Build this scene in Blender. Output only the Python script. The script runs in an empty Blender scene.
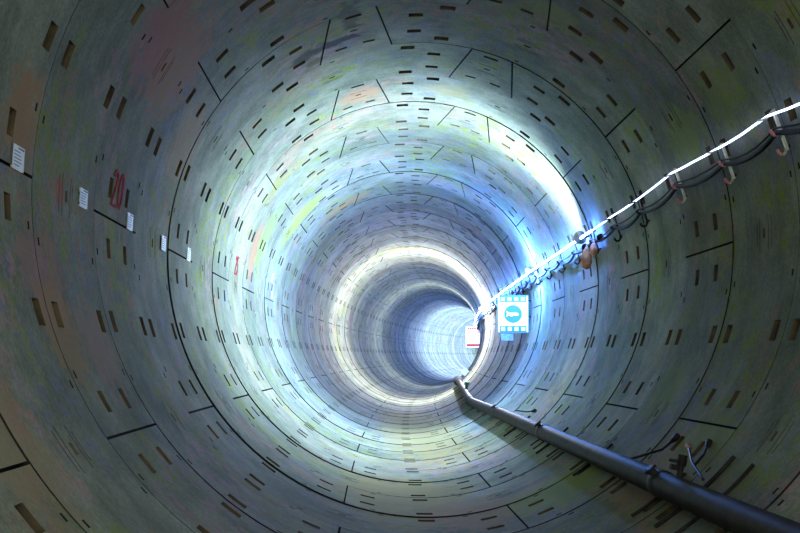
import bpy, math, random
from mathutils import Matrix, Vector
random.seed(11)
R, W = 2.7, 1.5
L0 = 8.105                      # start of ring 0 along the tunnel, metres ahead of the camera
RC, LC, LS, SL = 430., 9., 6., .0045
PHI = -.67
rad = math.radians
scn = bpy.context.scene
col = scn.collection

# ------------------------------------------------------------------ tunnel axis
def frame(l):
    d = max(l-LC, 0.); a = d/RC
    o = Vector((RC*(1-math.cos(a)), min(l, LC)+RC*math.sin(a), SL*max(l-LS, 0)))
    return o, a
def fmat(l):
    o, a = frame(l)
    return Matrix.Translation(o) @ Matrix.Rotation(-a, 4, 'Z')
def wp(l, x, z):                # tunnel coordinates (along, right, up from axis) -> world
    o, a = frame(l)
    return o + Vector((math.cos(a)*x, -math.sin(a)*x, z))
def pp(l, th, r):
    return wp(l, r*math.cos(rad(th)), r*math.sin(rad(th)))

# ------------------------------------------------------------------ materials
def new_mat(name):
    m = bpy.data.materials.new(name); m.use_nodes = True
    nt = m.node_tree; b = nt.nodes['Principled BSDF']
    return m, nt, b
class G:
    def __init__(s, nt): s.nt = nt
    def n(s, t, **kw):
        nd = s.nt.nodes.new(t)
        for k, v in kw.items(): setattr(nd, k, v)
        return nd
    def link(s, a, b): s.nt.links.new(a, b)
    def noise(s, vec, scale, detail=3, rough=.55):
        nd = s.n('ShaderNodeTexNoise'); nd.inputs['Scale'].default_value = scale
        nd.inputs['Detail'].default_value = detail; nd.inputs['Roughness'].default_value = rough
        s.link(vec, nd.inputs['Vector']); return nd.outputs['Fac']
    def rng(s, v, a, b, c=0., d=1., smooth=True):
        nd = s.n('ShaderNodeMapRange'); nd.interpolation_type = 'SMOOTHSTEP' if smooth else 'LINEAR'
        s.link(v, nd.inputs[0])
        for i, q in zip((1, 2, 3, 4), (a, b, c, d)): nd.inputs[i].default_value = q
        return nd.outputs[0]
    def math(s, op, a, b=None):
        nd = s.n('ShaderNodeMath', operation=op)
        for i, q in enumerate((a, b)):
            if q is None: continue
            if isinstance(q, (int, float)): nd.inputs[i].default_value = q
            else: s.link(q, nd.inputs[i])
        return nd.outputs[0]
    def mix(s, f, a, b, mode='MIX'):
        nd = s.n('ShaderNodeMix', data_type='RGBA', blend_type=mode)
        if isinstance(f, (int, float)): nd.inputs[0].default_value = f
        else: s.link(f, nd.inputs[0])
        for i, q in ((6, a), (7, b)):
            if isinstance(q, tuple): nd.inputs[i].default_value = (*q, 1)
            else: s.link(q, nd.inputs[i])
        return nd.outputs[2]
    def off(s, vec, o):
        nd = s.n('ShaderNodeVectorMath', operation='ADD'); s.link(vec, nd.inputs[0]); nd.inputs[1].default_value = o
        return nd.outputs[0]
    def mul(s, vec, o):
        nd = s.n('ShaderNodeVectorMath', operation='MULTIPLY'); s.link(vec, nd.inputs[0]); nd.inputs[1].default_value = o
        return nd.outputs[0]

STAINS = []                     # (point, radius vector, colour, strength): dirt marks with a place of their own
def concrete():
    m, nt, b = new_mat('precast_concrete'); g = G(nt)
    pos = g.n('ShaderNodeNewGeometry').outputs['Position']
    uv = g.n('ShaderNodeUVMap').outputs[0]
    oi = g.n('ShaderNodeObjectInfo'); rnd = oi.outputs['Random']; tone = oi.outputs['Color']
    base = g.mix(g.rng(g.noise(pos, .9, 5), .35, .65), (.188, .210, .166), (.28, .297, .238))
    # streaks left by the steel formwork, running round the ring
    cmb = g.n('ShaderNodeCombineXYZ'); g.link(g.math('MULTIPLY', rnd, 57.), cmb.inputs[0]); g.link(g.math('MULTIPLY', rnd, 31.), cmb.inputs[1])
    va = g.n('ShaderNodeVectorMath', operation='ADD'); g.link(g.mul(uv, (.9, 9., 1.)), va.inputs[0]); g.link(cmb.outputs[0], va.inputs[1])
    st = g.rng(g.noise(va.outputs[0], 1.6, 4, .65), .3, .72, .90, 1.06)
    c = g.mix(1., base, st, 'MULTIPLY')
    # coloured blotches: mould, rust and old release oil
    fine = g.noise(pos, 7., 4, .7)
    c = g.mix(1., c, g.rng(g.noise(g.off(pos, (7, 3, 5)), 2.6, 5, .7), .3, .7, .76, 1.18), 'MULTIPLY')
    for o, sc, lo, hi, colr, amt in (((13, 5, 2), .8, .51, .64, (.36, .21, .15), .7),
                                     ((40, 8, 21), .95, .50, .62, (.24, .29, .05), .8),
                                     ((3, 77, 9), 1.1, .50, .64, (.20, .21, .36), .5),
                                     ((61, 17, 33), .7, .54, .66, (.42, .25, .29), .7)):
        f = g.rng(g.noise(g.off(pos, o), sc, 3), lo, hi)
        f2 = g.rng(g.noise(g.off(pos, (o[1], o[2], o[0])), 6.5, 3, .7), .46, .62)
        c = g.mix(g.math('MULTIPLY', g.math('MULTIPLY', f, f2), amt), c, colr)
    spk = g.rng(g.noise(pos, 38., 3, .7), .3, .7, .82, 1.14)
    c = g.mix(1., c, spk, 'MULTIPLY')
    c = g.mix(1., c, g.rng(rnd, 0., 1., .90, 1.08, False), 'MULTIPLY')
    c = g.mix(1., c, tone, 'MULTIPLY')
    for p, rv, colr, amt in STAINS:
        d = g.off(pos, tuple(-q for q in p))
        d = g.mul(d, tuple(1./q for q in rv))
        ln = g.n('ShaderNodeVectorMath', operation='LENGTH'); g.link(d, ln.inputs[0])
        dist = g.math('ADD', ln.outputs['Value'], g.rng(fine, .3, .7, -.45, .45, False))
        c = g.mix(g.math('MULTIPLY', g.rng(dist, .55, 1.05, 1., 0.), amt), c, colr)
    g.link(c, b.inputs['Base Color'])
    b.inputs['Roughness'].default_value = .85
    b.inputs['Specular IOR Level'].default_value = .08
    bp = g.n('ShaderNodeBump'); bp.inputs['Strength'].default_value = .25; bp.inputs['Distance'].default_value = .02
    g.link(g.noise(pos, 22., 5, .6), bp.inputs['Height']); g.link(bp.outputs[0], b.inputs['Normal'])
    return m
def simple(name, colr, rough=.5, metal=0., var=.25, scale=12., emit=None, bump=0., spec=.5):
    if max(colr) < .07: spec = .07
    m, nt, b = new_mat(name); g = G(nt)
    pos = g.n('ShaderNodeNewGeometry').outputs['Position']
    f = g.rng(g.noise(pos, scale, 4), .3, .7)
    c = g.mix(f, tuple(q*(1-var) for q in colr), tuple(min(1, q*(1+var)) for q in colr))
    g.link(c, b.inputs['Base Color'])
    b.inputs['Roughness'].default_value = rough; b.inputs['Metallic'].default_value = metal; b.inputs['Specular IOR Level'].default_value = spec
    if emit:
        b.inputs['Emission Color'].default_value = (*emit[0], 1); b.inputs['Emission Strength'].default_value = emit[1]
    if bump:
        bp = g.n('ShaderNodeBump'); bp.inputs['Strength'].default_value = bump; bp.inputs['Distance'].default_value = .02
        g.link(g.noise(pos, scale*3, 4), bp.inputs['Height']); g.link(bp.outputs[0], b.inputs['Normal'])
    return m

for l_, t_, rv_, c_, a_ in (
        (11.95, 113., (.42, .16, .30), (.035, .035, .05), .9), (12.0, 120., (.26, .22, .25), (.05, .055, .04), .85), (12.35, 117.5, (.14, .12, .2), (.10, .10, .03), .8),
        (11.2, 108., (.14, .55, .25), (.06, .06, .05), .6),
        (14.8, 107., (.36, .42, .3), (.34, .21, .13), .85), (14.8, 80., (.35, .35, .3), (.33, .28, .14), .5),
        (9.0, 148., (.6, 1.0, .6), (.34, .18, .13), .75), (8.3, 147., (.4, .6, .5), (.34, .15, .14), .6), (10.8, 157., (.5, .7, .5), (.36, .24, .16), .5),
        (21., 141., (.7, .7, .9), (.32, .33, .07), .75), (23.8, 121., (.9, .5, .5), (.36, .24, .10), .8), (17.8, 166., (.5, .5, .6), (.40, .20, .12), .7),
        (18.6, 158., (.5, .6, .9), (.26, .36, .12), .6), (6.3, 172., (.4, .35, .35), (.36, .20, .10), .75), (7.2, 179., (.3, .14, .12), (.42, .13, .12), .7),
        (6.7, 192., (.4, .5, .4), (.38, .20, .19), .55), (6.8, 200., (.4, .5, .4), (.38, .24, .10), .6), (7.6, 202., (.4, .5, .4), (.38, .22, .18), .5), (5., 213., (.6, .5, .5), (.30, .22, .12), .6),
        (24., -84., (1.1, 9., .5), (.36, .27, .10), .85), (12.5, -95., (1.0, 2.6, .5), (.33, .26, .10), .7), (11., -80., (.6, 1.2, .5), (.36, .20, .14), .6),
        (10.7, -62., (.7, .9, .6), (.24, .28, .05), .7), (8.9, -50., (.5, .8, .5), (.34, .20, .13), .5), (10.5, -32., (.4, .5, .5), (.24, .28, .06), .4), (8.6, -42., (.45, .7, .5), (.24, .28, .06), .4),
        (9.0, 27., (.3, .5, .4), (.25, .29, .06), .4), (10.2, 24., (.3, .6, .35), (.24, .31, .06), .45), (10.6, 62., (.4, .4, .3), (.27, .29, .07), .4), (15.7, 65., (.4, .35, .35), (.23, .24, .08), .4)):
    STAINS.append((tuple(pp(l_, t_, 2.7)), rv_, c_, a_))
M = {}
M['concrete'] = concrete()
M['pocket'] = simple('bolt_pocket', (.085, .060, .036), .9, var=.55, scale=5.)
M['dark'] = simple('joint_gap', (.018, .018, .020), .9)
M['red'] = simple('red_paint', (.36, .05, .08), .9, spec=.05)
M['paper'] = simple('white_paper', (.86, .88, .9), .6, var=.03)
M['ink'] = simple('printed_ink', (.16, .22, .34), .7)
M['strip'] = simple('strip_glow', (.8, .85, 1), .4, emit=((.50, .62, 1.), 5.), var=.05)
M['strip_far'] = simple('strip_glow_strong', (.8, .85, 1), .4, emit=((.09, .24, 1.), 280.), var=.05)
M['rubber'] = simple('black_rubber', (.006, .006, .008), .45)
M['hook'] = simple('painted_bracket', (.62, .60, .50), .45, .3)
M['hook_tip'] = simple('pink_sleeve', (.60, .22, .24), .5)
M['steel'] = simple('dark_steel', (.022, .021, .024), .5, .1, var=.35)
M['pipe'] = simple('pipe_steel', (.032, .025, .023), .55, .0, var=.3, scale=6., bump=.15)
M['flange'] = simple('coupling_iron', (.045, .045, .058), .5, .1)
M['rod_tip'] = simple('rust_pink', (.45, .20, .16), .6)
M['green'] = simple('green_enamel', (.03, .22, .12), .5)
M['bag'] = simple('orange_cloth', (.36, .11, .015), .8, var=.4, scale=14., bump=.5)
M['bag_pale'] = simple('pale_orange_cloth', (.55, .24, .12), .8, var=.3, scale=14.)
M['glass'] = simple('lamp_glass', (1, .95, .9), .3, emit=((.95, .97, 1.), 30.), var=.02)
M['lamp_body'] = simple('lamp_metal', (.30, .31, .34), .4, .6)
M['sign_white'] = simple('lit_sign_white', (.8, .9, .95), .5, emit=((.85, .97, 1.), .8), var=.02)
M['sign_cyan'] = simple('lit_sign_cyan', (.02, .16, .34), .5, emit=((.05, .42, .78), .4), var=.04)
M['board_white'] = simple('lit_board_white', (.95, .9, .92), .4, emit=((1., .93, .95), 1.3), var=.02)
M['board_red'] = simple('lit_board_red', (.45, .015, .04), .5, emit=((1., .12, .24), .5), var=.05)
M['box_blue'] = simple('blue_grey_box', (.22, .36, .55), .5)

# ------------------------------------------------------------------ mesh helpers
class MB:
    def __init__(s): s.v = []; s.f = []; s.m = []; s.sm = []; s.uv = []
    def add(s, vs, fs, mi=0, smooth=False):
        o = len(s.v); s.v += [tuple(q) for q in vs]
        for f in fs: s.f.append([i+o for i in f]); s.m.append(mi); s.sm.append(smooth); s.uv.append(None)
    def box(s, c, size, mi=0, M4=None):
        x, y, z = (q/2 for q in size); c = Vector(c)
        vs = [c+Vector(q) for q in ((-x,-y,-z),(x,-y,-z),(x,y,-z),(-x,y,-z),(-x,-y,z),(x,-y,z),(x,y,z),(-x,y,z))]
        if M4: vs = [M4 @ q for q in vs]
        s.add(vs, [(0,3,2,1),(4,5,6,7),(0,1,5,4),(1,2,6,5),(2,3,7,6),(3,0,4,7)], mi)
    def tube(s, pts, r, n=8, mi=0, cap=True, closed=False):
        pts = [Vector(p) for p in pts]; k = len(pts)
        rs = r if isinstance(r, (list, tuple)) else [r]*k
        vs = []; up = None
        for i, p in enumerate(pts):
            if closed: t = (pts[(i+1) % k]-pts[i-1])
            else: t = pts[min(i+1, k-1)]-pts[max(i-1, 0)]
            t.normalize()
            if up is None:
                up = Vector((0, 0, 1)) if abs(t.z) < .9 else Vector((1, 0, 0))
            a = t.cross(up)
            if a.length < 1e-4: a = t.orthogonal()
            a.normalize(); b_ = a.cross(t).normalized(); up = b_
            for q in range(n):
                w = 2*math.pi*q/n
                vs.append(p+(a*math.cos(w)+b_*math.sin(w))*rs[i])
        fs = []
        for i in range(k if closed else k-1):
            for q in range(n):
                i2 = (i+1) % k
                fs.append((i*n+q, i*n+(q+1) % n, i2*n+(q+1) % n, i2*n+q))
        s.add(vs, fs, mi, True)
        if cap and not closed:
            s.add(vs[:n], [tuple(range(n))[::-1]], mi); s.add(vs[-n:], [tuple(range(n))], mi)
    def lathe(s, prof, M4, n=20, mi=0):   # prof: (radius, height) about local z
        vs = []; k = len(prof)
        for r, h in prof:
            for q in range(n):
                w = 2*math.pi*q/n; vs.append(M4 @ Vector((r*math.cos(w), r*math.sin(w), h)))
        fs = [(i*n+q, i*n+(q+1) % n, (i+1)*n+(q+1) % n, (i+1)*n+q) for i in range(k-1) for q in range(n)]
        s.add(vs, fs, mi, True)
    def prism(s, poly, y0, y1, mi=0, M4=None):   # polygon in x,z; extruded along y
        n = len(poly)
        vs = [Vector((x, y0, z)) for x, z in poly]+[Vector((x, y1, z)) for x, z in poly]
        if M4: vs = [M4 @ q for q in vs]
        s.add(vs, [tuple(range(n)), tuple(range(n, 2*n))[::-1]]+[((i+1) % n, i, n+i, n+(i+1) % n) for i in range(n)], mi)
    def mesh(s, name, mats):
        me = bpy.data.meshes.new(name); me.from_pydata(s.v, [], s.f)
        for m in (mats if isinstance(mats, (list, tuple)) else [mats]): me.materials.append(m)
        me.polygons.foreach_set('material_index', s.m); me.polygons.foreach_set('use_smooth', s.sm)
        if any(u is not None for u in s.uv):
            ul = me.uv_layers.new(name='UVMap')
            for p, u in zip(me.polygons, s.uv):
                if u is not None:
                    for li, q in zip(p.loop_indices, u): ul.data[li].uv = q
        me.update(); return me
    def build(s, name, mats, parent=None):
        return link(name, s.mesh(name, mats), parent)
def link(name, data, parent=None):
    o = bpy.data.objects.new(name, data); col.objects.link(o)
    if parent: o.parent = parent
    return o
def tag(o, label=None, cat=None, group=None, kind=None):
    for k, v in (('label', label), ('category', cat), ('group', group), ('kind', kind)):
        if v: o[k] = v
    return o
def thing(name, label, cat, mat=None, group=None, kind=None):
    o = link(name, None); o.empty_display_size = .2
    if mat: o.matrix_world = mat
    return tag(o, label, cat, group, kind)
def dup(root, label=None):
    r = root.copy(); col.objects.link(r)
    if label: r['label'] = label
    for ch in root.children:
        c = ch.copy(); col.objects.link(c); c.parent = r
        for gch in ch.children:
            d = gch.copy(); col.objects.link(d); d.parent = c
    return r

# ------------------------------------------------------------------ lining segments
DEPTH = .10
def seg_data(ta, tb, sa, sb, feats, mb=None, rot=0.):
    """one precast segment: inner face with bolt pockets, four edge faces. Angles in degrees about its centre line.
    sa / sb: extra degrees (front, back) on the low / high end (tapered key joints). feats: (t0,t1,y0,y1,depthfn)"""
    mb = mb or MB()
    g = .20                       # half of the joint gap at each end, degrees
    yg = .0065
    ta += g; tb -= g
    y0, y1 = yg, W-yg
    T = {ta, tb}; Y = {y0, y1}
    for f in feats: T |= {f[0], f[1]}; Y |= {f[2], f[3]}
    def fill(S, step):
        S = sorted(S); out = []
        for a, b in zip(S, S[1:]):
            if b-a < 1e-5: continue
            n = max(1, math.ceil((b-a)/step)); out += [a+(b-a)*i/n for i in range(n)]
        return out+[S[-1]]
    T = fill(T, 3.2); Y = fill(Y, .5)
    nt, ny = len(T), len(Y)
    def ang(i, y):
        t = T[i]
        k = y/W
        if i == 0: t += sa[0]*(1-k)+sa[1]*k
        if i == nt-1: t += sb[0]*(1-k)+sb[1]*k
        return t
    def P(t, y, r):
        a = rad(t+rot); return (r*math.cos(a), y, r*math.sin(a))
    o = len(mb.v)
    for i in range(nt):
        for j in range(ny): mb.v.append(P(ang(i, Y[j]), Y[j], R))
    def idx(i, j): return o+i*ny+j
    def face(vs, mi, sm, uv): mb.f.append(vs); mb.m.append(mi); mb.sm.append(sm); mb.uv.append(uv)
    hole = {}
    for k, f in enumerate(feats):
        for i in range(nt-1):
            tc = (T[i]+T[i+1])/2
            if not f[0] < tc < f[1]: continue
            for j in range(ny-1):
                yc = (Y[j]+Y[j+1])/2
                if f[2] < yc < f[3]: hole[(i, j)] = k
    for i in range(nt-1):
        for j in range(ny-1):
            if (i, j) in hole: continue
            q = [(i, j), (i, j+1), (i+1, j+1), (i+1, j)]
            face([idx(*c) for c in q], 0, True, [(rad(T[a]+rot)*R, Y[b]) for a, b in q])
    for (i, j), k in hole.items():
        f = feats[k]; mi = f[5]
        def fl(a, b):
            u = (T[a]-f[0])/(f[1]-f[0]); v = (Y[b]-f[2])/(f[3]-f[2])
            return P(T[a], Y[b], R+f[4](u, v))
        n0 = len(mb.v)
        mb.v += [fl(i, j), fl(i, j+1), fl(i+1, j+1), fl(i+1, j)]
        face([n0, n0+1, n0+2, n0+3], mi, False, None)
        for (di, dj), (a, b), (e, h) in (((-1, 0), (0, (i, j)), (1, (i, j+1))), ((0, 1), (1, (i, j+1)), (2, (i+1, j+1))),
                                         ((1, 0), (2, (i+1, j+1)), (3, (i+1, j))), ((0, -1), (3, (i+1, j)), (0, (i, j)))):
            if hole.get((i+di, j+dj)) == k: continue
            n1 = len(mb.v); mb.v += [mb.v[n0+a], mb.v[idx(*b)], mb.v[idx(*h)], mb.v[n0+e]]
            face([n1, n1+1, n1+2, n1+3], mi, False, None)
    # edge faces
    for j in range(ny-1):
        for i in (0, nt-1):
            n0 = len(mb.v)
            mb.v += [P(ang(i, Y[j]), Y[j], R+DEPTH), P(ang(i, Y[j+1]), Y[j+1], R+DEPTH)]
            mb.v += [mb.v[idx(i, j)], mb.v[idx(i, j+1)]]
            face([n0+2, n0, n0+1, n0+3], 2, False, None)
    for i in range(nt-1):
        for j in (0, ny-1):
            n0 = len(mb.v)
            mb.v += [P(ang(i, Y[j]), Y[j], R+DEPTH), P(ang(i+1, Y[j]), Y[j], R+DEPTH)]
            mb.v += [mb.v[idx(i, j)], mb.v[idx(i+1, j)]]
            face([n0+2, n0+3, n0+1, n0], 2, False, None)
    return mb
D = math.degrees(1/R)            # degrees per metre of arc
def joint_pockets(t_end, side):
    """pockets either side of a longitudinal joint; side = +1 when the segment lies at larger angle than the joint"""
    out = []
    for yc in (.46, 1.04):
        a, b = t_end+side*.165*D, t_end+side*.325*D
        a, b = min(a, b), max(a, b)
        fn = (lambda u, v: .085-.06*u) if side > 0 else (lambda u, v: .025+.06*u)
        out.append((a, b, yc-.056, yc+.056, fn, 1))
    return out
def ring_pockets(t):
    out = []
    for front in (True, False):
        for (q0, q1, e0, e1) in ((-.085, .085, .13, .265),):
            if front: out.append((t+q0*D, t+q1*D, e0, e1, lambda u, v: .085-.055*v, 1))
            else: out.append((t+q0*D, t+q1*D, W-e1, W-e0, lambda u, v: .03+.055*v, 1))
    return out
def peg(t, y, a=.026, b=.016, d=.03): return (t-a*D, t+a*D, y-b, y+b, lambda u, v: d, 2)
def grout(t, y=.75):
    out = [(t-.04*D, t+.04*D, y-.022, y+.022, lambda u, v: .06, 1)]
    for dy, ln in ((-.17, .13), (-.10, .15), (.10, .14), (.15, .10)):
        out.append((t-ln*D, t+ln*D, y+dy-.0065, y+dy+.0065, lambda u, v: .006, 1))
    return out
def pegs(t): return [peg(t, .09), peg(t, W-.09)]
std = joint_pockets(-36, 1)+joint_pockets(36, -1)+ring_pockets(-18)+ring_pockets(18)+grout(0)
for t in (-29.5, -8.2, 8.2, 26.5): std += pegs(t)
DK = 2.1
# adjacent segment whose key-side end is its high end (64.5 degrees long)
h = 32.25
adj = joint_pockets(-h, 1)+joint_pockets(h-2.2, -1)+ring_pockets(-h+18)+ring_pockets(-h+50.)+grout(-3.)
adj += pegs(-h+9)+pegs(-h+30)
adjm = [(-f[1], -f[0], f[2], f[3], (lambda fn: (lambda u, v: fn(1-u, v)))(f[4]), f[5]) for f in adj]
key = [(-.09*D, .09*D, .13, .20, lambda u, v: .075-.04*v, 1), (-.24*D, -.10*D, 1.16, 1.225, lambda u, v: .03+.05*v, 1),
       (.10*D, .24*D, 1.16, 1.225, lambda u, v: .03+.05*v, 1)]
key += [(-.04*D, .04*D, .63, .672, lambda u, v: .05, 1), (-.12*D, .12*D, .50, .513, lambda u, v: .010, 1), (-.12*D, .12*D, .80, .813, lambda u, v: .010, 1)]
SEG = {'std': (-36, 36, (0, 0), (0, 0), std), 'adj': (-h, h, (0, 0), (DK, -DK), adj),
       'adjm': (-h, h, (-DK, DK), (0, 0), adjm), 'key': (-7.5, 7.5, (DK, -DK), (-DK, DK), key)}
LAY = {0: [('std', 216), ('std', 288), ('std', 0), ('adj', 68.25), ('key', 108), ('adjm', 147.75)],
       1: [('std', 324), ('std', 252), ('std', 180), ('adjm', 111.75), ('key', 72), ('adj', 32.25)]}
LM = [M['concrete'], M['pocket'], M['dark']]
SEGM = {k: seg_data(*v).mesh('segment', LM) for k, v in SEG.items()}
RINGM = {}
for t in (0, 1):
    mb = MB()
    for k, c in LAY[t]: seg_data(*SEG[k], mb=mb, rot=c)
    RINGM[t] = mb.mesh('ring', LM)
lining = thing('wall_lining', 'round tunnel wall of grey precast concrete segment rings curving away to the right', 'tunnel wall', kind='structure')
rings = {}; RM = {}
FIRST, LAST, NEAR = -6, 78, 22
for j in range(FIRST, LAST+1):
    l = L0+W*j
    o_, a_ = frame(l+W/2)
    jit = random.Random(1000+j); near = .25 if j <= 0 else 1.
    sh = -.006 if j % 2 else .003
    sc_ = {1: 1.0, 2: .9996}.get(j, 1+near*((-.0010 if j % 2 else .0010)+jit.uniform(-.0008, .0008)))
    m4 = Matrix.Translation(o_+Vector((near*(sh+jit.uniform(-.003, .003)), 0, near*(sh+jit.uniform(-.003, .003))))) @ Matrix.Rotation(-a_, 4, 'Z') @ \
        Matrix.Rotation(-rad(PHI+jit.uniform(-.12, .12)), 4, 'Y') @ Matrix.Diagonal((lambda q: (q, 1, q, 1))(sc_)) @ Matrix.Translation((0, -W/2, 0))
    tn = jit.uniform(.80, 1.12); tc = (tn*jit.uniform(.95, 1.05), tn, tn*jit.uniform(.94, 1.06), 1)
    if j <= NEAR:
        r = link('ring', None, lining)
        for k, c in LAY[j % 2]:
            s = link('segment', SEGM[k], r); s.color = tc
            s.matrix_local = Matrix.Translation((jit.uniform(-.0025, .0025), 0, jit.uniform(-.0025, .0025))) @ Matrix.Rotation(-rad(c), 4, 'Y')
    else:
        r = link('ring', RINGM[j % 2], lining); r.color = tc
    r.matrix_local = m4; rings[j] = r; RM[r.name] = m4
# dark packing seen through the joints, behind every segment
mb = MB(); n = 64; ls = [L0+W*FIRST-.02+2.*i for i in range(66)]
for i, l in enumerate(ls):
    for q in range(n): mb.v.append(tuple(pp(l, 360*q/n, R+.125)))
for i in range(len(ls)-1):
    for q in range(n):
        mb.f.append([i*n+q, (i+1)*n+q, (i+1)*n+(q+1) % n, i*n+(q+1) % n]); mb.m.append(0); mb.sm.append(True); mb.uv.append(None)
mb.build('joint_packing', M['dark'], lining)

# painted numbers on the left wall: part of the ring they are painted on
def strokes(l, th, h, w, lines, r=.014):
    mb = MB()
    for ln in lines:
        pts = []
        for (x, y) in ln: pts.append((l+x*w, th-y*h*D))
        for k in range(len(pts)-1):
            (l1, t1), (l2, t2) = pts[k], pts[k+1]
            dl, da = l2-l1, (t2-t1)/D; q = math.hypot(dl, da) or 1
            nx, na = -da/q*r, dl/q*r*D
            ex, ea = dl/q*r*.6, da/q*r*.6*D
            quad = [(l1-ex+nx, t1-ea+na), (l1-ex-nx, t1-ea-na), (l2+ex-nx, t2+ea-na), (l2+ex+nx, t2+ea+na)]
            top = [pp(a, b, R-.0095) for a, b in quad]; bot = [pp(a, b, R-.002) for a, b in quad]
            mb.add(top+bot, [(0, 1, 2, 3), (0, 4, 5, 1), (1, 5, 6, 2), (2, 6, 7, 3), (3, 7, 4, 0)])
    return mb
def arc(cx, cy, rx, ry, a0, a1, n=8): return [(cx+rx*math.cos(rad(a0+(a1-a0)*i/n)), cy+ry*math.sin(rad(a0+(a1-a0)*i/n))) for i in range(n+1)]
two = arc(.2, .75, .18, .23, 160, -40, 8)+[(.02, .02), (.42, .02)]
zero = arc(.78, .5, .2, .48, 90, 450, 14)
five = [(.95, .98), (.62, .98), (.6, .58)]+arc(.74, .32, .22, .28, 100, -140, 8)
def keep(o, ring):
    o.parent = ring; o.matrix_parent_inverse = RM[ring.name].inverted()
p = strokes(8.60, 176.8, .29, .36, [two, zero], .012).build('painted_number', M['red']); keep(p, rings[0]); p['label'] = 'red painted number 20'
p = strokes(16.12, 176.3, .27, .30, [two, five]).build('painted_number', M['red']); keep(p, rings[5]); p['label'] = 'small red painted number'

# ------------------------------------------------------------------ label stickers on the left wall
def sticker(l, th0, th1, w, label):
    lc, tc = l+w/2, (th0+th1)/2
    root = thing('label_sticker', label, 'sticker', fmat(lc) @ Matrix.Translation((R*math.cos(rad(tc)), 0, R*math.sin(rad(tc)))) @ Matrix.Rotation(-rad(tc-180), 4, 'Y'),
                 'paper stickers along the left wall')
    hh = abs(th1-th0)/D
    # local: y along tunnel, z up the wall, +x into the tunnel
    mb = MB(); n = 6
    for i in range(n):
        z0, z1 = -hh/2+hh*i/n, -hh/2+hh*(i+1)/n
        def bow(z): return R-math.sqrt(R*R-z*z)+.010
        mb.add([(bow(z0), -w/2, z0), (bow(z0), w/2, z0), (bow(z1), w/2, z1), (bow(z1), -w/2, z1)], [(0, 1, 2, 3)])
        mb.add([(bow(z0)-.009, -w/2, z0), (bow(z0)-.009, w/2, z0), (bow(z1)-.009, w/2, z1), (bow(z1)-.009, -w/2, z1)], [(3, 2, 1, 0)])
    mb.build('paper', M['paper'], root)
    mb = MB(); rr = random.Random(int(l*100))
    mb.box((.0125, .035, hh*.40), (.002, w*.5, hh*.07))
    for k in range(5):
        z = hh*(.24-.14*k); ww = w*rr.uniform(.45, .72)
        mb.box((.0120+abs(z)*.012, -w*.40+ww/2, z), (.0015, ww, hh*.035))
    mb.build('print', M['ink'], root)
    return root
words = ['white paper sticker on left wall, nearest one, with dark header bar, at the frame edge',
         'white paper sticker on left wall, just left of the red number 20',
         'white paper sticker on left wall below right of the red number 20',
         'white paper sticker on left wall, fourth along, above a grouting hole',
         'narrow white paper sticker on left wall, fifth along, above a dark joint']
for (l, a, b), wd in zip(((6.2, 176.4, 179.45), (7.67, 176.95, 179.8), (9.2, 176.4, 179.45), (10.72, 176.9, 180.05), (12.19, 176.3, 179.5)), words):
    sticker(l, b, a, .21, wd)
sticker(20.8, 171.8, 168.3, .24, 'small bright sticker on left wall, upper one of the far pair')
sticker(21.05, 178.4, 175.4, .24, 'small bright sticker on left wall, lower one of the far pair')

# ------------------------------------------------------------------ light strip, cable and hooks on the right wall
def lerp(tab, x):
    if x <= tab[0][0]: return tab[0][1]
    for (a, p), (b, q) in zip(tab, tab[1:]):
        if x <= b: return p+(q-p)*(x-a)/(b-a)
    return tab[-1][1]
STH = ((7.5, 16.7), (8.05, 17.8), (9.25, 17.3), (10.75, 18.0), (12.2, 16.8), (13.7, 16.3), (15.2, 15.7), (17.4, 15.1), (20.4, 14.8), (24., 14.2), (29., 13.9), (120., 14.2))
hooks = [6.6, 8.1, 9.33, 10.78, 12.35, 13.75]+[15.2+1.5*i for i in range(34)]
def strip_pt(l): return pp(l, lerp(STH, l)+lerp(((13., 0.), (18., -.4), (100., -.4)), l), lerp(((13., 2.60), (17., 2.53), (100., 2.53)), l))
mb = MB(); near, far = [], []
rr = random.Random(5)
ls = []
for a, b in zip(hooks, hooks[1:]):
    for k in range(4): ls.append((a+(b-a)*k/4, (0, .004, .006, .004)[k]))
ls += [(hooks[-1]+4.*k, 0) for k in range(13)]
pts = []
for l, sag in ls:
    p = strip_pt(l)+Vector((0, 0, -sag+rr.uniform(-.003, .003))); pts.append((l, p))
pn = [p for l, p in pts if l <= 14.9]; pf = [p for l, p in pts if l >= 14.5]
st = thing('light_strip', 'thin glowing white light strip strung along the right wall hooks', 'light strip', Matrix.Translation(strip_pt(6.6)))
def under(o, par):
    o.parent = par; o.matrix_parent_inverse = par.matrix_world.inverted() if False else par.matrix_basis.inverted()
m1 = MB(); m1.tube(pn, .010, 8); under(m1.build('glow_tube', M['strip']), st)
m2 = MB(); m2.tube(pf, .013, 8); under(m2.build('glow_tube', M['strip_far']), st)

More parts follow.
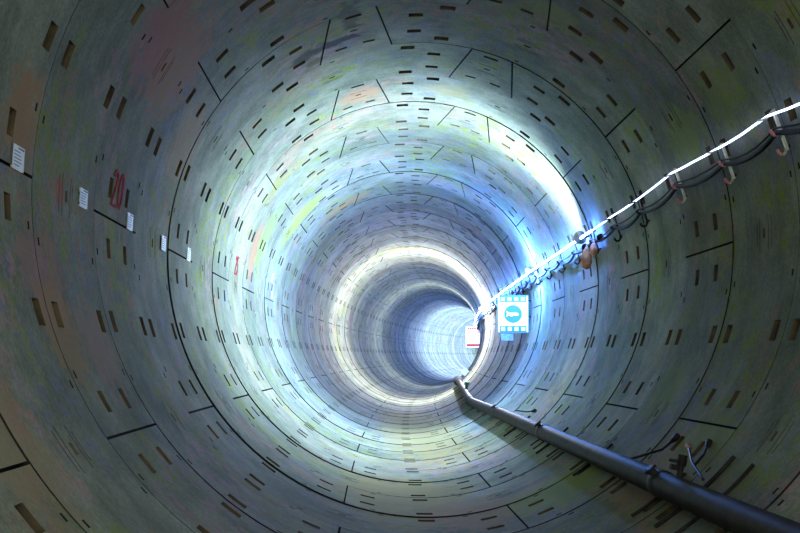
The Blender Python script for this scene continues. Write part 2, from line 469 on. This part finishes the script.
def hook_base(l): return pp(l, lerp(STH, l), R)
def make_hook(M):
    root = thing('cable_hook', 'x', 'hook')
    # local frame: x into the wall (right), y along, z up; origin on the wall under the strip
    mb = MB()
    mb.box((-.045, 0, -.13), (.020, .030, .34)); mb.build('shaft', M['hook'], root)
    for z in (.0, -.27):
        mb = MB(); mb.tube([(-.045, 0, z), (-.004, 0, z)], .012, 8); mb.build('wall_pin', M['steel'], root)
    mb = MB(); mb.tube([(-.05, 0, .035), (-.085, 0, .012), (-.115, 0, -.012), (-.16, 0, -.016), (-.19, 0, -.012)], .009, 6); mb.build('strip_clip', M['hook'], root)
    for z in (-.13, -.29):
        mb = MB()
        mb.tube([(-.05, 0, z+.015), (-.062, 0, z-.018), (-.088, -.012, z-.034), (-.118, -.030, z-.026)], .012, 8, 0)
        pr = mb.build('prong', M['hook'], root)
        mb = MB(); mb.tube([(-.112, -.026, z-.030), (-.134, -.042, z-.012), (-.140, -.046, z+.018)], .014, 8)
        mb.build('prong_tip', M['hook_tip'], pr)
    return root
proto = make_hook(M); proto_silhouette = make_hook({**M, 'hook': M['steel'], 'hook_tip': M['steel']})  # far hooks: silhouette against the glare put into the colour as dark steel
place = ['at the right edge of the frame', 'second from the right frame edge', 'third from the right frame edge', 'fourth from the right frame edge',
         'just before the hanging orange bag']
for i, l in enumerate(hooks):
    o = proto if i == 0 else proto_silhouette if i == 4 else dup(proto if i < 4 else proto_silhouette)
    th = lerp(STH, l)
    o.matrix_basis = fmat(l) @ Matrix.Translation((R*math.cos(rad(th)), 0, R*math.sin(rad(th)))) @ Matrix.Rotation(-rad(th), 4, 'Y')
    if 1 <= i <= 5: o['label'] = ('pale metal cable hook with pink tip, ' if i < 4 else 'silhouette-darkened cable hook on the right wall, ')+place[i-1]
    elif i == 0: o['label'] = 'pale metal cable hook on right wall, just beyond the frame edge'
    elif i <= 10: o['label'] = 'cable hook on bright right wall, %s beyond the hanging orange bag' % ['first', 'second', 'third', 'fourth', 'fifth'][i-6]
    else: o['label'] = 'one of the tiny cable hooks crowded together along the far right wall'
    o['group'] = 'cable hooks along the right wall' if i <= 10 else 'tiny far cable hooks along the right wall'
# cable hanging in the middle prongs
def cable_pt(l, dz=0., out=0.):
    th = lerp(STH, l); o = Matrix.Rotation(-rad(th), 4, 'Y') @ Vector((-.092-out, -.012, -.145+dz))
    return fmat(l) @ (Vector((R*math.cos(rad(th)), 0, R*math.sin(rad(th))))+o)
def cable(seed, sagm, r, out=0., dz=0.):
    rr = random.Random(seed); pts = []
    for a, b in zip(hooks, hooks[1:]):
        sg = rr.uniform(.5, 1.)*sagm
        for k in range(8):
            u = k/8; pts.append(cable_pt(a+(b-a)*u, dz-sg*4*u*(1-u)-(0 if 0 < u else 0), out))
    pts.append(cable_pt(hooks[-1], dz, out))
    mb = MB(); mb.tube(pts, r, 8); return mb
tag(cable(3, .085, .022).build('power_cable', M['rubber']), 'thick black power cable sagging from hook to hook below the light strip', 'cable')
tag(cable(8, .06, .009, .0, .038).build('thin_cable', M['rubber']), 'thin dark cable running on top of the thick power cable', 'cable')

# ------------------------------------------------------------------ work lamps on the cable run
def make_lamp():
    root = thing('work_lamp', 'x', 'lamp')
    Ry = Matrix.Translation((-.13, 0, .05)) @ Matrix.Rotation(rad(-90), 4, 'X')        # axis along +y (down the tunnel)
    mb = MB(); mb.lathe([(0, -.13), (.035, -.125), (.045, -.05), (.095, .03), (.10, .035), (.09, .036), (.04, -.04), (0, -.045)], Ry, 20); mb.build('housing', M['lamp_body'], root)
    mb = MB(); mb.lathe([(0, -.04), (.03, -.03), (.045, .01), (.04, .045), (.02, .062), (0, .066)], Ry, 16); mb.build('bulb', M['glass'], root)
    mb = MB(); mb.tube([(-.13, -.06, .05), (-.06, -.06, .03), (.01, -.06, .03)], .012, 8); mb.build('bracket', M['steel'], root)
    return root
LAMPS = [(15.75, 'bright work lamp in the glare above the hanging orange bag'),
         (21.5, 'work lamp in the strip glare above the lit camera sign'),
         (38.5, 'distant work lamp hidden in the glare where the light strip meets the bend'),
         (56., 'far work lamp on the right wall, first one past the bend')]
LAMPS += [(l, 'one of the farthest work lamps on the right wall, out of sight past the bend') for l in (83., 89.5, 96., 102.5, 109., 115.5)]
lamp0 = make_lamp(); lampm = []
for i, (l, wd) in enumerate(LAMPS):
    o = lamp0 if i == 0 else dup(lamp0)
    th = lerp(STH, l)-1.
    m4 = fmat(l) @ Matrix.Translation((R*math.cos(rad(th)), 0, R*math.sin(rad(th)))) @ Matrix.Rotation(-rad(th), 4, 'Y')
    o.matrix_basis = m4; o['label'] = wd; o['group'] = 'work lamps on the right wall' if i < 4 else 'farthest work lamps on the right wall'; lampm.append(m4)

# connectors and the bags hanging at the first lamp
b0 = cable_pt(15.35)
def ell(c, rx, ry, rz, seed, n=14, k=10, drop=0.):
    rr = random.Random(seed); ph = [rr.uniform(0, 6.28) for _ in range(6)]
    vs = []; fs = []
    for i in range(k+1):
        a = math.pi*i/k
        for q in range(n):
            w = 2*math.pi*q/n
            s_ = 1+.10*math.sin(3*w+ph[0]+2*a)+.07*math.sin(5*w+ph[1]-3*a)
            t = math.sin(a); z = math.cos(a)
            wid = t*(.62+.38*(1-z)/1.4) if z > -.2 else t
            vs.append(Vector(c)+Vector((rx*wid*s_*math.cos(w), ry*wid*s_*math.sin(w), rz*z)))
    for i in range(k):
        for q in range(n): fs.append((i*n+q, (i+1)*n+q, (i+1)*n+(q+1) % n, i*n+(q+1) % n))
    mb = MB(); mb.add(vs, fs, 0, True); return mb
bg = thing('cloth_bag', 'orange brown cloth bag hanging from the black cable below the lamp glare', 'bag', Matrix.Translation(cable_pt(15.55)+Vector((-.03, 0, -.20))))
ell((0, 0, 0), .085, .085, .165, 4).build('pouch', M['bag'], bg)
mb = MB(); mb.tube([(0, 0, .12), (.012, 0, .16), (.02, 0, .19)], [.035, .020, .028], 10); mb.build('neck', M['bag_pale'], bg)
bg2 = thing('cloth_bag', 'small pale orange bundle tied to the cable right of the brown bag', 'bag', Matrix.Translation(cable_pt(15.0)+Vector((-.03, 0, -.13))))
ell((0, 0, 0), .055, .065, .095, 9).build('pouch', M['bag_pale'], bg2)
mb = MB(); mb.tube([(0, 0, .07), (.008, 0, .10), (.012, 0, .125)], [.022, .014, .018], 10); mb.build('neck', M['bag_pale'], bg2)
for l, wd in ((14.75, 'black cable connector on the power cable, right of the hanging orange bag'), (15.9, 'round dark cable connector on the power cable, left of the hanging orange bag')):
    a, b_ = cable_pt(l-.16), cable_pt(l+.16)
    d = (b_-a)
    cn = thing('cable_connector', wd, 'connector', Matrix.Translation((a+b_)/2))
    mb = MB(); mb.tube([-d*.5, -d*.35, -d*.34, d*.1, d*.11], [.026, .030, .046, .046, .036], 12); mb.build('socket', M['rubber'], cn)
    mb = MB(); mb.tube([d*.11, d*.13, d*.30, d*.5], [.050, .050, .040, .026], 12); mb.build('plug', M['flange'], cn)

# ------------------------------------------------------------------ surveillance sign, hung off the right wall
def sign_mat(l, x, z, yaw=0.):
    return fmat(l) @ Matrix.Translation((x, 0, z)) @ Matrix.Rotation(yaw, 4, 'Z')
SX, SZ, SLN = 2.305, -.15, 23.3
sg = thing('surveillance_sign', 'square lit white sign with blue film strip and camera symbol on right wall', 'sign', sign_mat(SLN, SX, SZ, rad(-5)))
w_, h_ = .66, .80
mb = MB(); mb.box((0, .03, 0), (w_, .06, h_)); mb.build('sign_board', M['sign_white'], sg)
mb = MB()
for (cx, cz, sx, sz) in ((0, h_/2, w_+.02, .02), (0, -h_/2, w_+.02, .02), (w_/2, 0, .02, h_), (-w_/2, 0, .02, h_)): mb.box((cx, .03, cz), (sx, .075, sz))
mb.build('sign_frame', M['sign_cyan'], sg)
for zc in (.325, -.325):
    mb = MB(); mb.box((0, -.004, zc), (.58, .012, .135)); fsn = mb.build('film_strip', M['sign_cyan'], sg)
    for k in range(4):
        mb = MB(); mb.box((-.2175+.145*k, -.012, zc), (.082, .010, .075)); mb.build('frame_hole', M['sign_white'], fsn)
circ = [(.195*math.cos(rad(a)), .195*math.sin(rad(a))) for a in range(0, 360, 10)]
mb = MB(); mb.prism(circ, -.010, .002); ds = mb.build('disc', M['sign_cyan'], sg)
cam_poly = [(-.155, .075), (-.085, .028), (-.06, .03), (.075, .03), (.115, .012), (.125, -.012), (.105, -.035), (.0, -.035), (-.02, -.055), (-.05, -.055), (-.06, -.035), (-.095, -.02), (-.15, -.062), (-.125, .0)]
mb = MB(); mb.prism(cam_poly, -.016, -.009); mb.build('camera_symbol', M['sign_white'], ds)
mb = MB(); mb.tube([(.25, .09, .30), (.46, .09, .30)], .018, 8); mb.tube([(.25, .09, -.05), (.46, .09, -.05)], .018, 8); mb.box((.22, .075, .12), (.06, .03, .55)); mb.build('bracket', M['steel'], sg)
mb = MB(); mb.box((-.13, .05, -.50), (.26, .12, .15)); mb.box((-.13, .07, -.425), (.05, .04, .05)); mb.build('control_box', M['box_blue'], sg)

bd = thing('notice_board', 'far lit white board with rows of red lettering where the tunnel bends', 'sign', sign_mat(80., 1.48, .355, rad(-6)))
mb = MB(); mb.box((0, .04, 0), (1.22, .08, 1.55)); mb.build('board', M['board_white'], bd)
for k, (z, n_, hh) in enumerate(((.62, 6, .17), (.34, 4, .08), (.12, 4, .08), (-.10, 5, .08), (-.30, 5, .08))):
    mb = MB()
    for q in range(n_):
        ww = 1.0/n_; x = -.5+ww*(q+.5)
        mb.box((x, -.004, z), (ww*.8, .014, hh*.6)); mb.box((x-ww*.15, -.004, z), (ww*.2, .014, hh))
    mb.build('red_lettering', M['board_red'], bd)
mb = MB(); mb.box((0, -.004, -.60), (1.1, .014, .16)); mb.build('red_band', M['board_red'], bd)
mb = MB(); mb.tube([(.3, .1, .4), (1.06, .1, .4)], .03, 8); mb.build('bracket', M['steel'], bd)

# ------------------------------------------------------------------ pipe on the lower right of the invert
PP = [(4.6, 1.585, -2.022), (8.2, 1.585, -2.022), (12.9, 1.585, -2.022), (18.0, 1.565, -2.04), (24.6, 1.475, -2.10), (25., 1.475, -2.10), (25.5, 1.485, -2.095), (29.5, 1.566, -2.04), (36., 1.64, -1.975), (41., 1.64, -1.975)]
def pipe_local(l): return lerp([(a, b) for a, b, c in PP], l), lerp([(a, c) for a, b, c in PP], l)
PR = .098
pipe = thing('water_pipe', 'long dark steel water pipe along the lower right wall, kinking at its far end', 'pipe', Matrix.Translation(wp(8.2, 1.555, -2.12)))
def ppt(l): x, z = pipe_local(l); return wp(l, x, z)
cuts = [4.6, 8.1, 13.6, 18.85, 25., 31., 41.]
for a, b in zip(cuts, cuts[1:]):
    n = max(3, int((b-a)/.5)); mb = MB(); mb.tube([ppt(a+(b-a)*i/n) for i in range(n+1)], PR, 24, cap=True)
    under(mb.build('pipe_length', M['pipe']), pipe)
def collar(l, ln, r, name, mat=None, bolts=False):
    a, b = ppt(l-ln/2), ppt(l+ln/2); mb = MB()
    mb.tube([a, a+(b-a)*.08, a+(b-a)*.92, b], [PR+.001, r, r, PR+.001], 24, cap=False)
    o = mb.build(name, mat or M['flange']); under(o, pipe)
    return o
for l in (8.1, 13.6, 18.85, 31.): collar(l, .14, PR+.009, 'coupling')
collar(25., .10, PR+.016, 'elbow_collar')
for l in (39.6, 40.95):
    collar(l, .07, PR+.075, 'flange')
# bolted ears on the couplings
for l in (8.1, 13.6, 18.85):
    x, z = pipe_local(l); mb = MB(); m4 = fmat(l) @ Matrix.Translation((x, 0, z)) @ Matrix.Rotation(rad(-38), 4, 'Y')
    mb.box((0, 0, PR+.03), (.05, .10, .06), 0, m4)
    mb.tube([m4 @ Vector((-.05, 0, PR+.04)), m4 @ Vector((.05, 0, PR+.04))], .012, 8)
    under(mb.build('coupling_lug', M['steel']), pipe)
# air valve standing on the near pipe
x, z = pipe_local(7.72); m4 = fmat(7.72) @ Matrix.Translation((x, 0, z)) @ Matrix.Rotation(rad(12), 4, 'Y')
mb = MB(); mb.tube([m4 @ Vector((0, 0, PR-.02)), m4 @ Vector((0, 0, PR+.10))], .022, 12); mb.tube([m4 @ Vector((0, 0, PR+.08)), m4 @ Vector((0, 0, PR+.16))], .034, 12)
vl = mb.build('valve_body', M['steel']); under(vl, pipe)
mb = MB(); mb.tube([m4 @ Vector((0, 0, PR+.11)), m4 @ Vector((-.03, .18, PR+.10))], .014, 8); mb.box((-.045, .02, PR+.06), (.05, .05, .04), 0, m4)
hd = mb.build('valve_handle', M['steel']); hd.parent = vl; hd.matrix_parent_inverse = Matrix.Identity(4)
x, z = pipe_local(30.)
m4 = fmat(30.) @ Matrix.Translation((x, 0, z))
mb = MB(); mb.tube([m4 @ Vector((.05, 0, PR-.03)), m4 @ Vector((.07, 0, PR+.12))], .04, 10); mb.box((.07, 0, PR+.13), (.14, .14, .07), 0, m4); o = mb.build('green_valve', M['green']); under(o, pipe); o['label'] = 'green valve'
bx = thing('junction_box', 'small blue grey box on the lower right wall above the far pipe flange', 'box', fmat(42.5) @ Matrix.Translation((2.62*math.cos(rad(-41)), 0, 2.62*math.sin(rad(-41)))) @ Matrix.Rotation(rad(41), 4, 'Y'))
mb = MB(); mb.box((-.06, 0, 0), (.22, .22, .26)); mb.build('case', M['box_blue'], bx)
mb = MB(); mb.box((-.175, 0, 0), (.012, .19, .22)); mb.build('lid', M['box_blue'], bx)

# curved steel cradle bars under the pipe
def bar(l, t0, t1, r0=R-.016, w=.012, label='', tilt=0.):
    n = 10; pts = [pp(l+tilt*(i/n-.5), t0+(t1-t0)*i/n, r0) for i in range(n+1)]
    base = pts[n//2]; mb = MB(); mb.tube([q-base for q in pts], w, 8)
    o = mb.build('cradle_bar', M['steel']); o.location = base
    return tag(o, label, 'bar', 'steel bars laid under the pipe')
bar(7.72, -41.6, -58, w=.016, label='thick steel bar under the pipe, right of the pink tipped ties')
bar(7.30, -42.0, -57.5, w=.013, label='thin steel bar under the pipe, nearest the right frame edge')
bar(8.32, -47., -58.5, w=.013, label='steel bar crossing under the pipe beside the valve')
bar(10.9, -46.5, -57.5, w=.013, label='steel bar under the pipe midway along the straight run')
bar(13.4, -46.5, -57.5, w=.013, label='steel bar under the pipe toward its far kink, second last')
bar(16.6, -47.5, -58.5, w=.013, label='steel bar under the pipe, farthest before the kink')
# tie rods from the bolt pockets to the pipe
def tie(pts, label, r=.011, tip='steel'):
    P3 = [pp(l, t, q) for l, t, q in pts]; base = P3[0]
    root = thing('tie_rod', label, 'rod', Matrix.Translation(base), 'tie rods holding the pipe')
    mb = MB(); mb.tube([q-base for q in P3], r, 8); mb.build('rod', M['steel'], root)
    e = P3[-1]-base; d = (P3[-1]-P3[-2]).normalized()
    mb = MB(); mb.tube([e-d*.07, e-d*.02, e+d*.03], [.016, .026, .030], 10); mb.build('rod_end', M[tip], root)
    return root
tie([(9.10, -50.6, 2.50), (9.07, -44.9, 2.62), (9.22, -41.1, 2.68)], 'bent steel tie rod reaching from the pipe to the wall left of the valve')
tie([(7.26, -49.2, 2.50), (7.97, -46.1, 2.56), (8.60, -42.6, 2.64)], 'pink tipped tie rod standing up from the pipe beside the valve', tip='rod_tip')
tie([(7.95, -46.2, 2.585), (8.16, -43.2, 2.64), (8.38, -40.6, 2.68)], 'short dark tie rod ending in the wall pocket right of the pink tipped rod')
tie([(17.1, -49.3, 2.53), (16.8, -47.3, 2.62), (16.57, -45.4, 2.67)], 'thin tie rod from wall to pipe in the bright middle stretch')

# ------------------------------------------------------------------ light
def area_spot(m4, off_, power, colr, size=.1, aim=None, cone=150, blend=.6):
    L = bpy.data.lights.new('lamp_light', 'SPOT' if aim else 'POINT'); L.energy = power; L.color = colr; L.shadow_soft_size = size
    if aim: L.spot_size = rad(cone); L.spot_blend = blend
    o = bpy.data.objects.new('lamp_light', L); col.objects.link(o)
    p = m4 @ Vector(off_); o.location = p
    if aim:
        d = (m4.to_3x3() @ Vector(aim)).normalized(); o.rotation_euler = d.to_track_quat('-Z', 'Y').to_euler()
    return o
area_spot(lampm[0], (-.17, .10, .06), 2600, (.68, .92, 1.), .07, (-.84, .36, .38), 178, 1.)
area_spot(lampm[0], (-.17, .10, .06), 800, (.80, .95, .95), .07, (-1., .1, -.2), 150, 1.)
area_spot(lampm[1], (-.3, .1, .06), 2200, (.50, .76, 1.), .1, (-1., -.1, -.05), 156, 1.)
area_spot(lampm[1], (-.3, .1, .06), 700, (.10, .30, 1.), .1)  # added fill with no blue lamp of its own, tints the right wall
area_spot(lampm[2], (-.3, .1, .06), 2500, (.94, .97, 1.), .1)
area_spot(lampm[3], (-.3, .1, .06), 1000, (.80, .90, 1.), .1)
for k in range(4, 10): area_spot(lampm[k], (-.3, .1, .06), 2900, (.40, .56, 1.), .1)
wd = bpy.data.worlds.new('World'); scn.world = wd; wd.use_nodes = True
wd.node_tree.nodes['Background'].inputs[0].default_value = (.82, .86, .68, 1)
wd.node_tree.nodes['Background'].inputs[1].default_value = 4.2

# ------------------------------------------------------------------ camera
cd = bpy.data.cameras.new('Camera'); cam = bpy.data.objects.new('Camera', cd); col.objects.link(cam)
cd.sensor_width = 36.; cd.sensor_fit = 'HORIZONTAL'; cd.lens = 1072.3/800*36; cd.clip_start = .05; cd.clip_end = 500
cam.location = (-.634, 0, -1.092); cam.rotation_euler = (math.pi/2+.0880, 0, -.0309)
scn.camera = cam
scn.view_settings.view_transform = 'Standard'; scn.view_settings.look = 'None'
scn.view_settings.exposure = 0.; scn.view_settings.gamma = 1.; scn.view_settings.use_curve_mapping = False
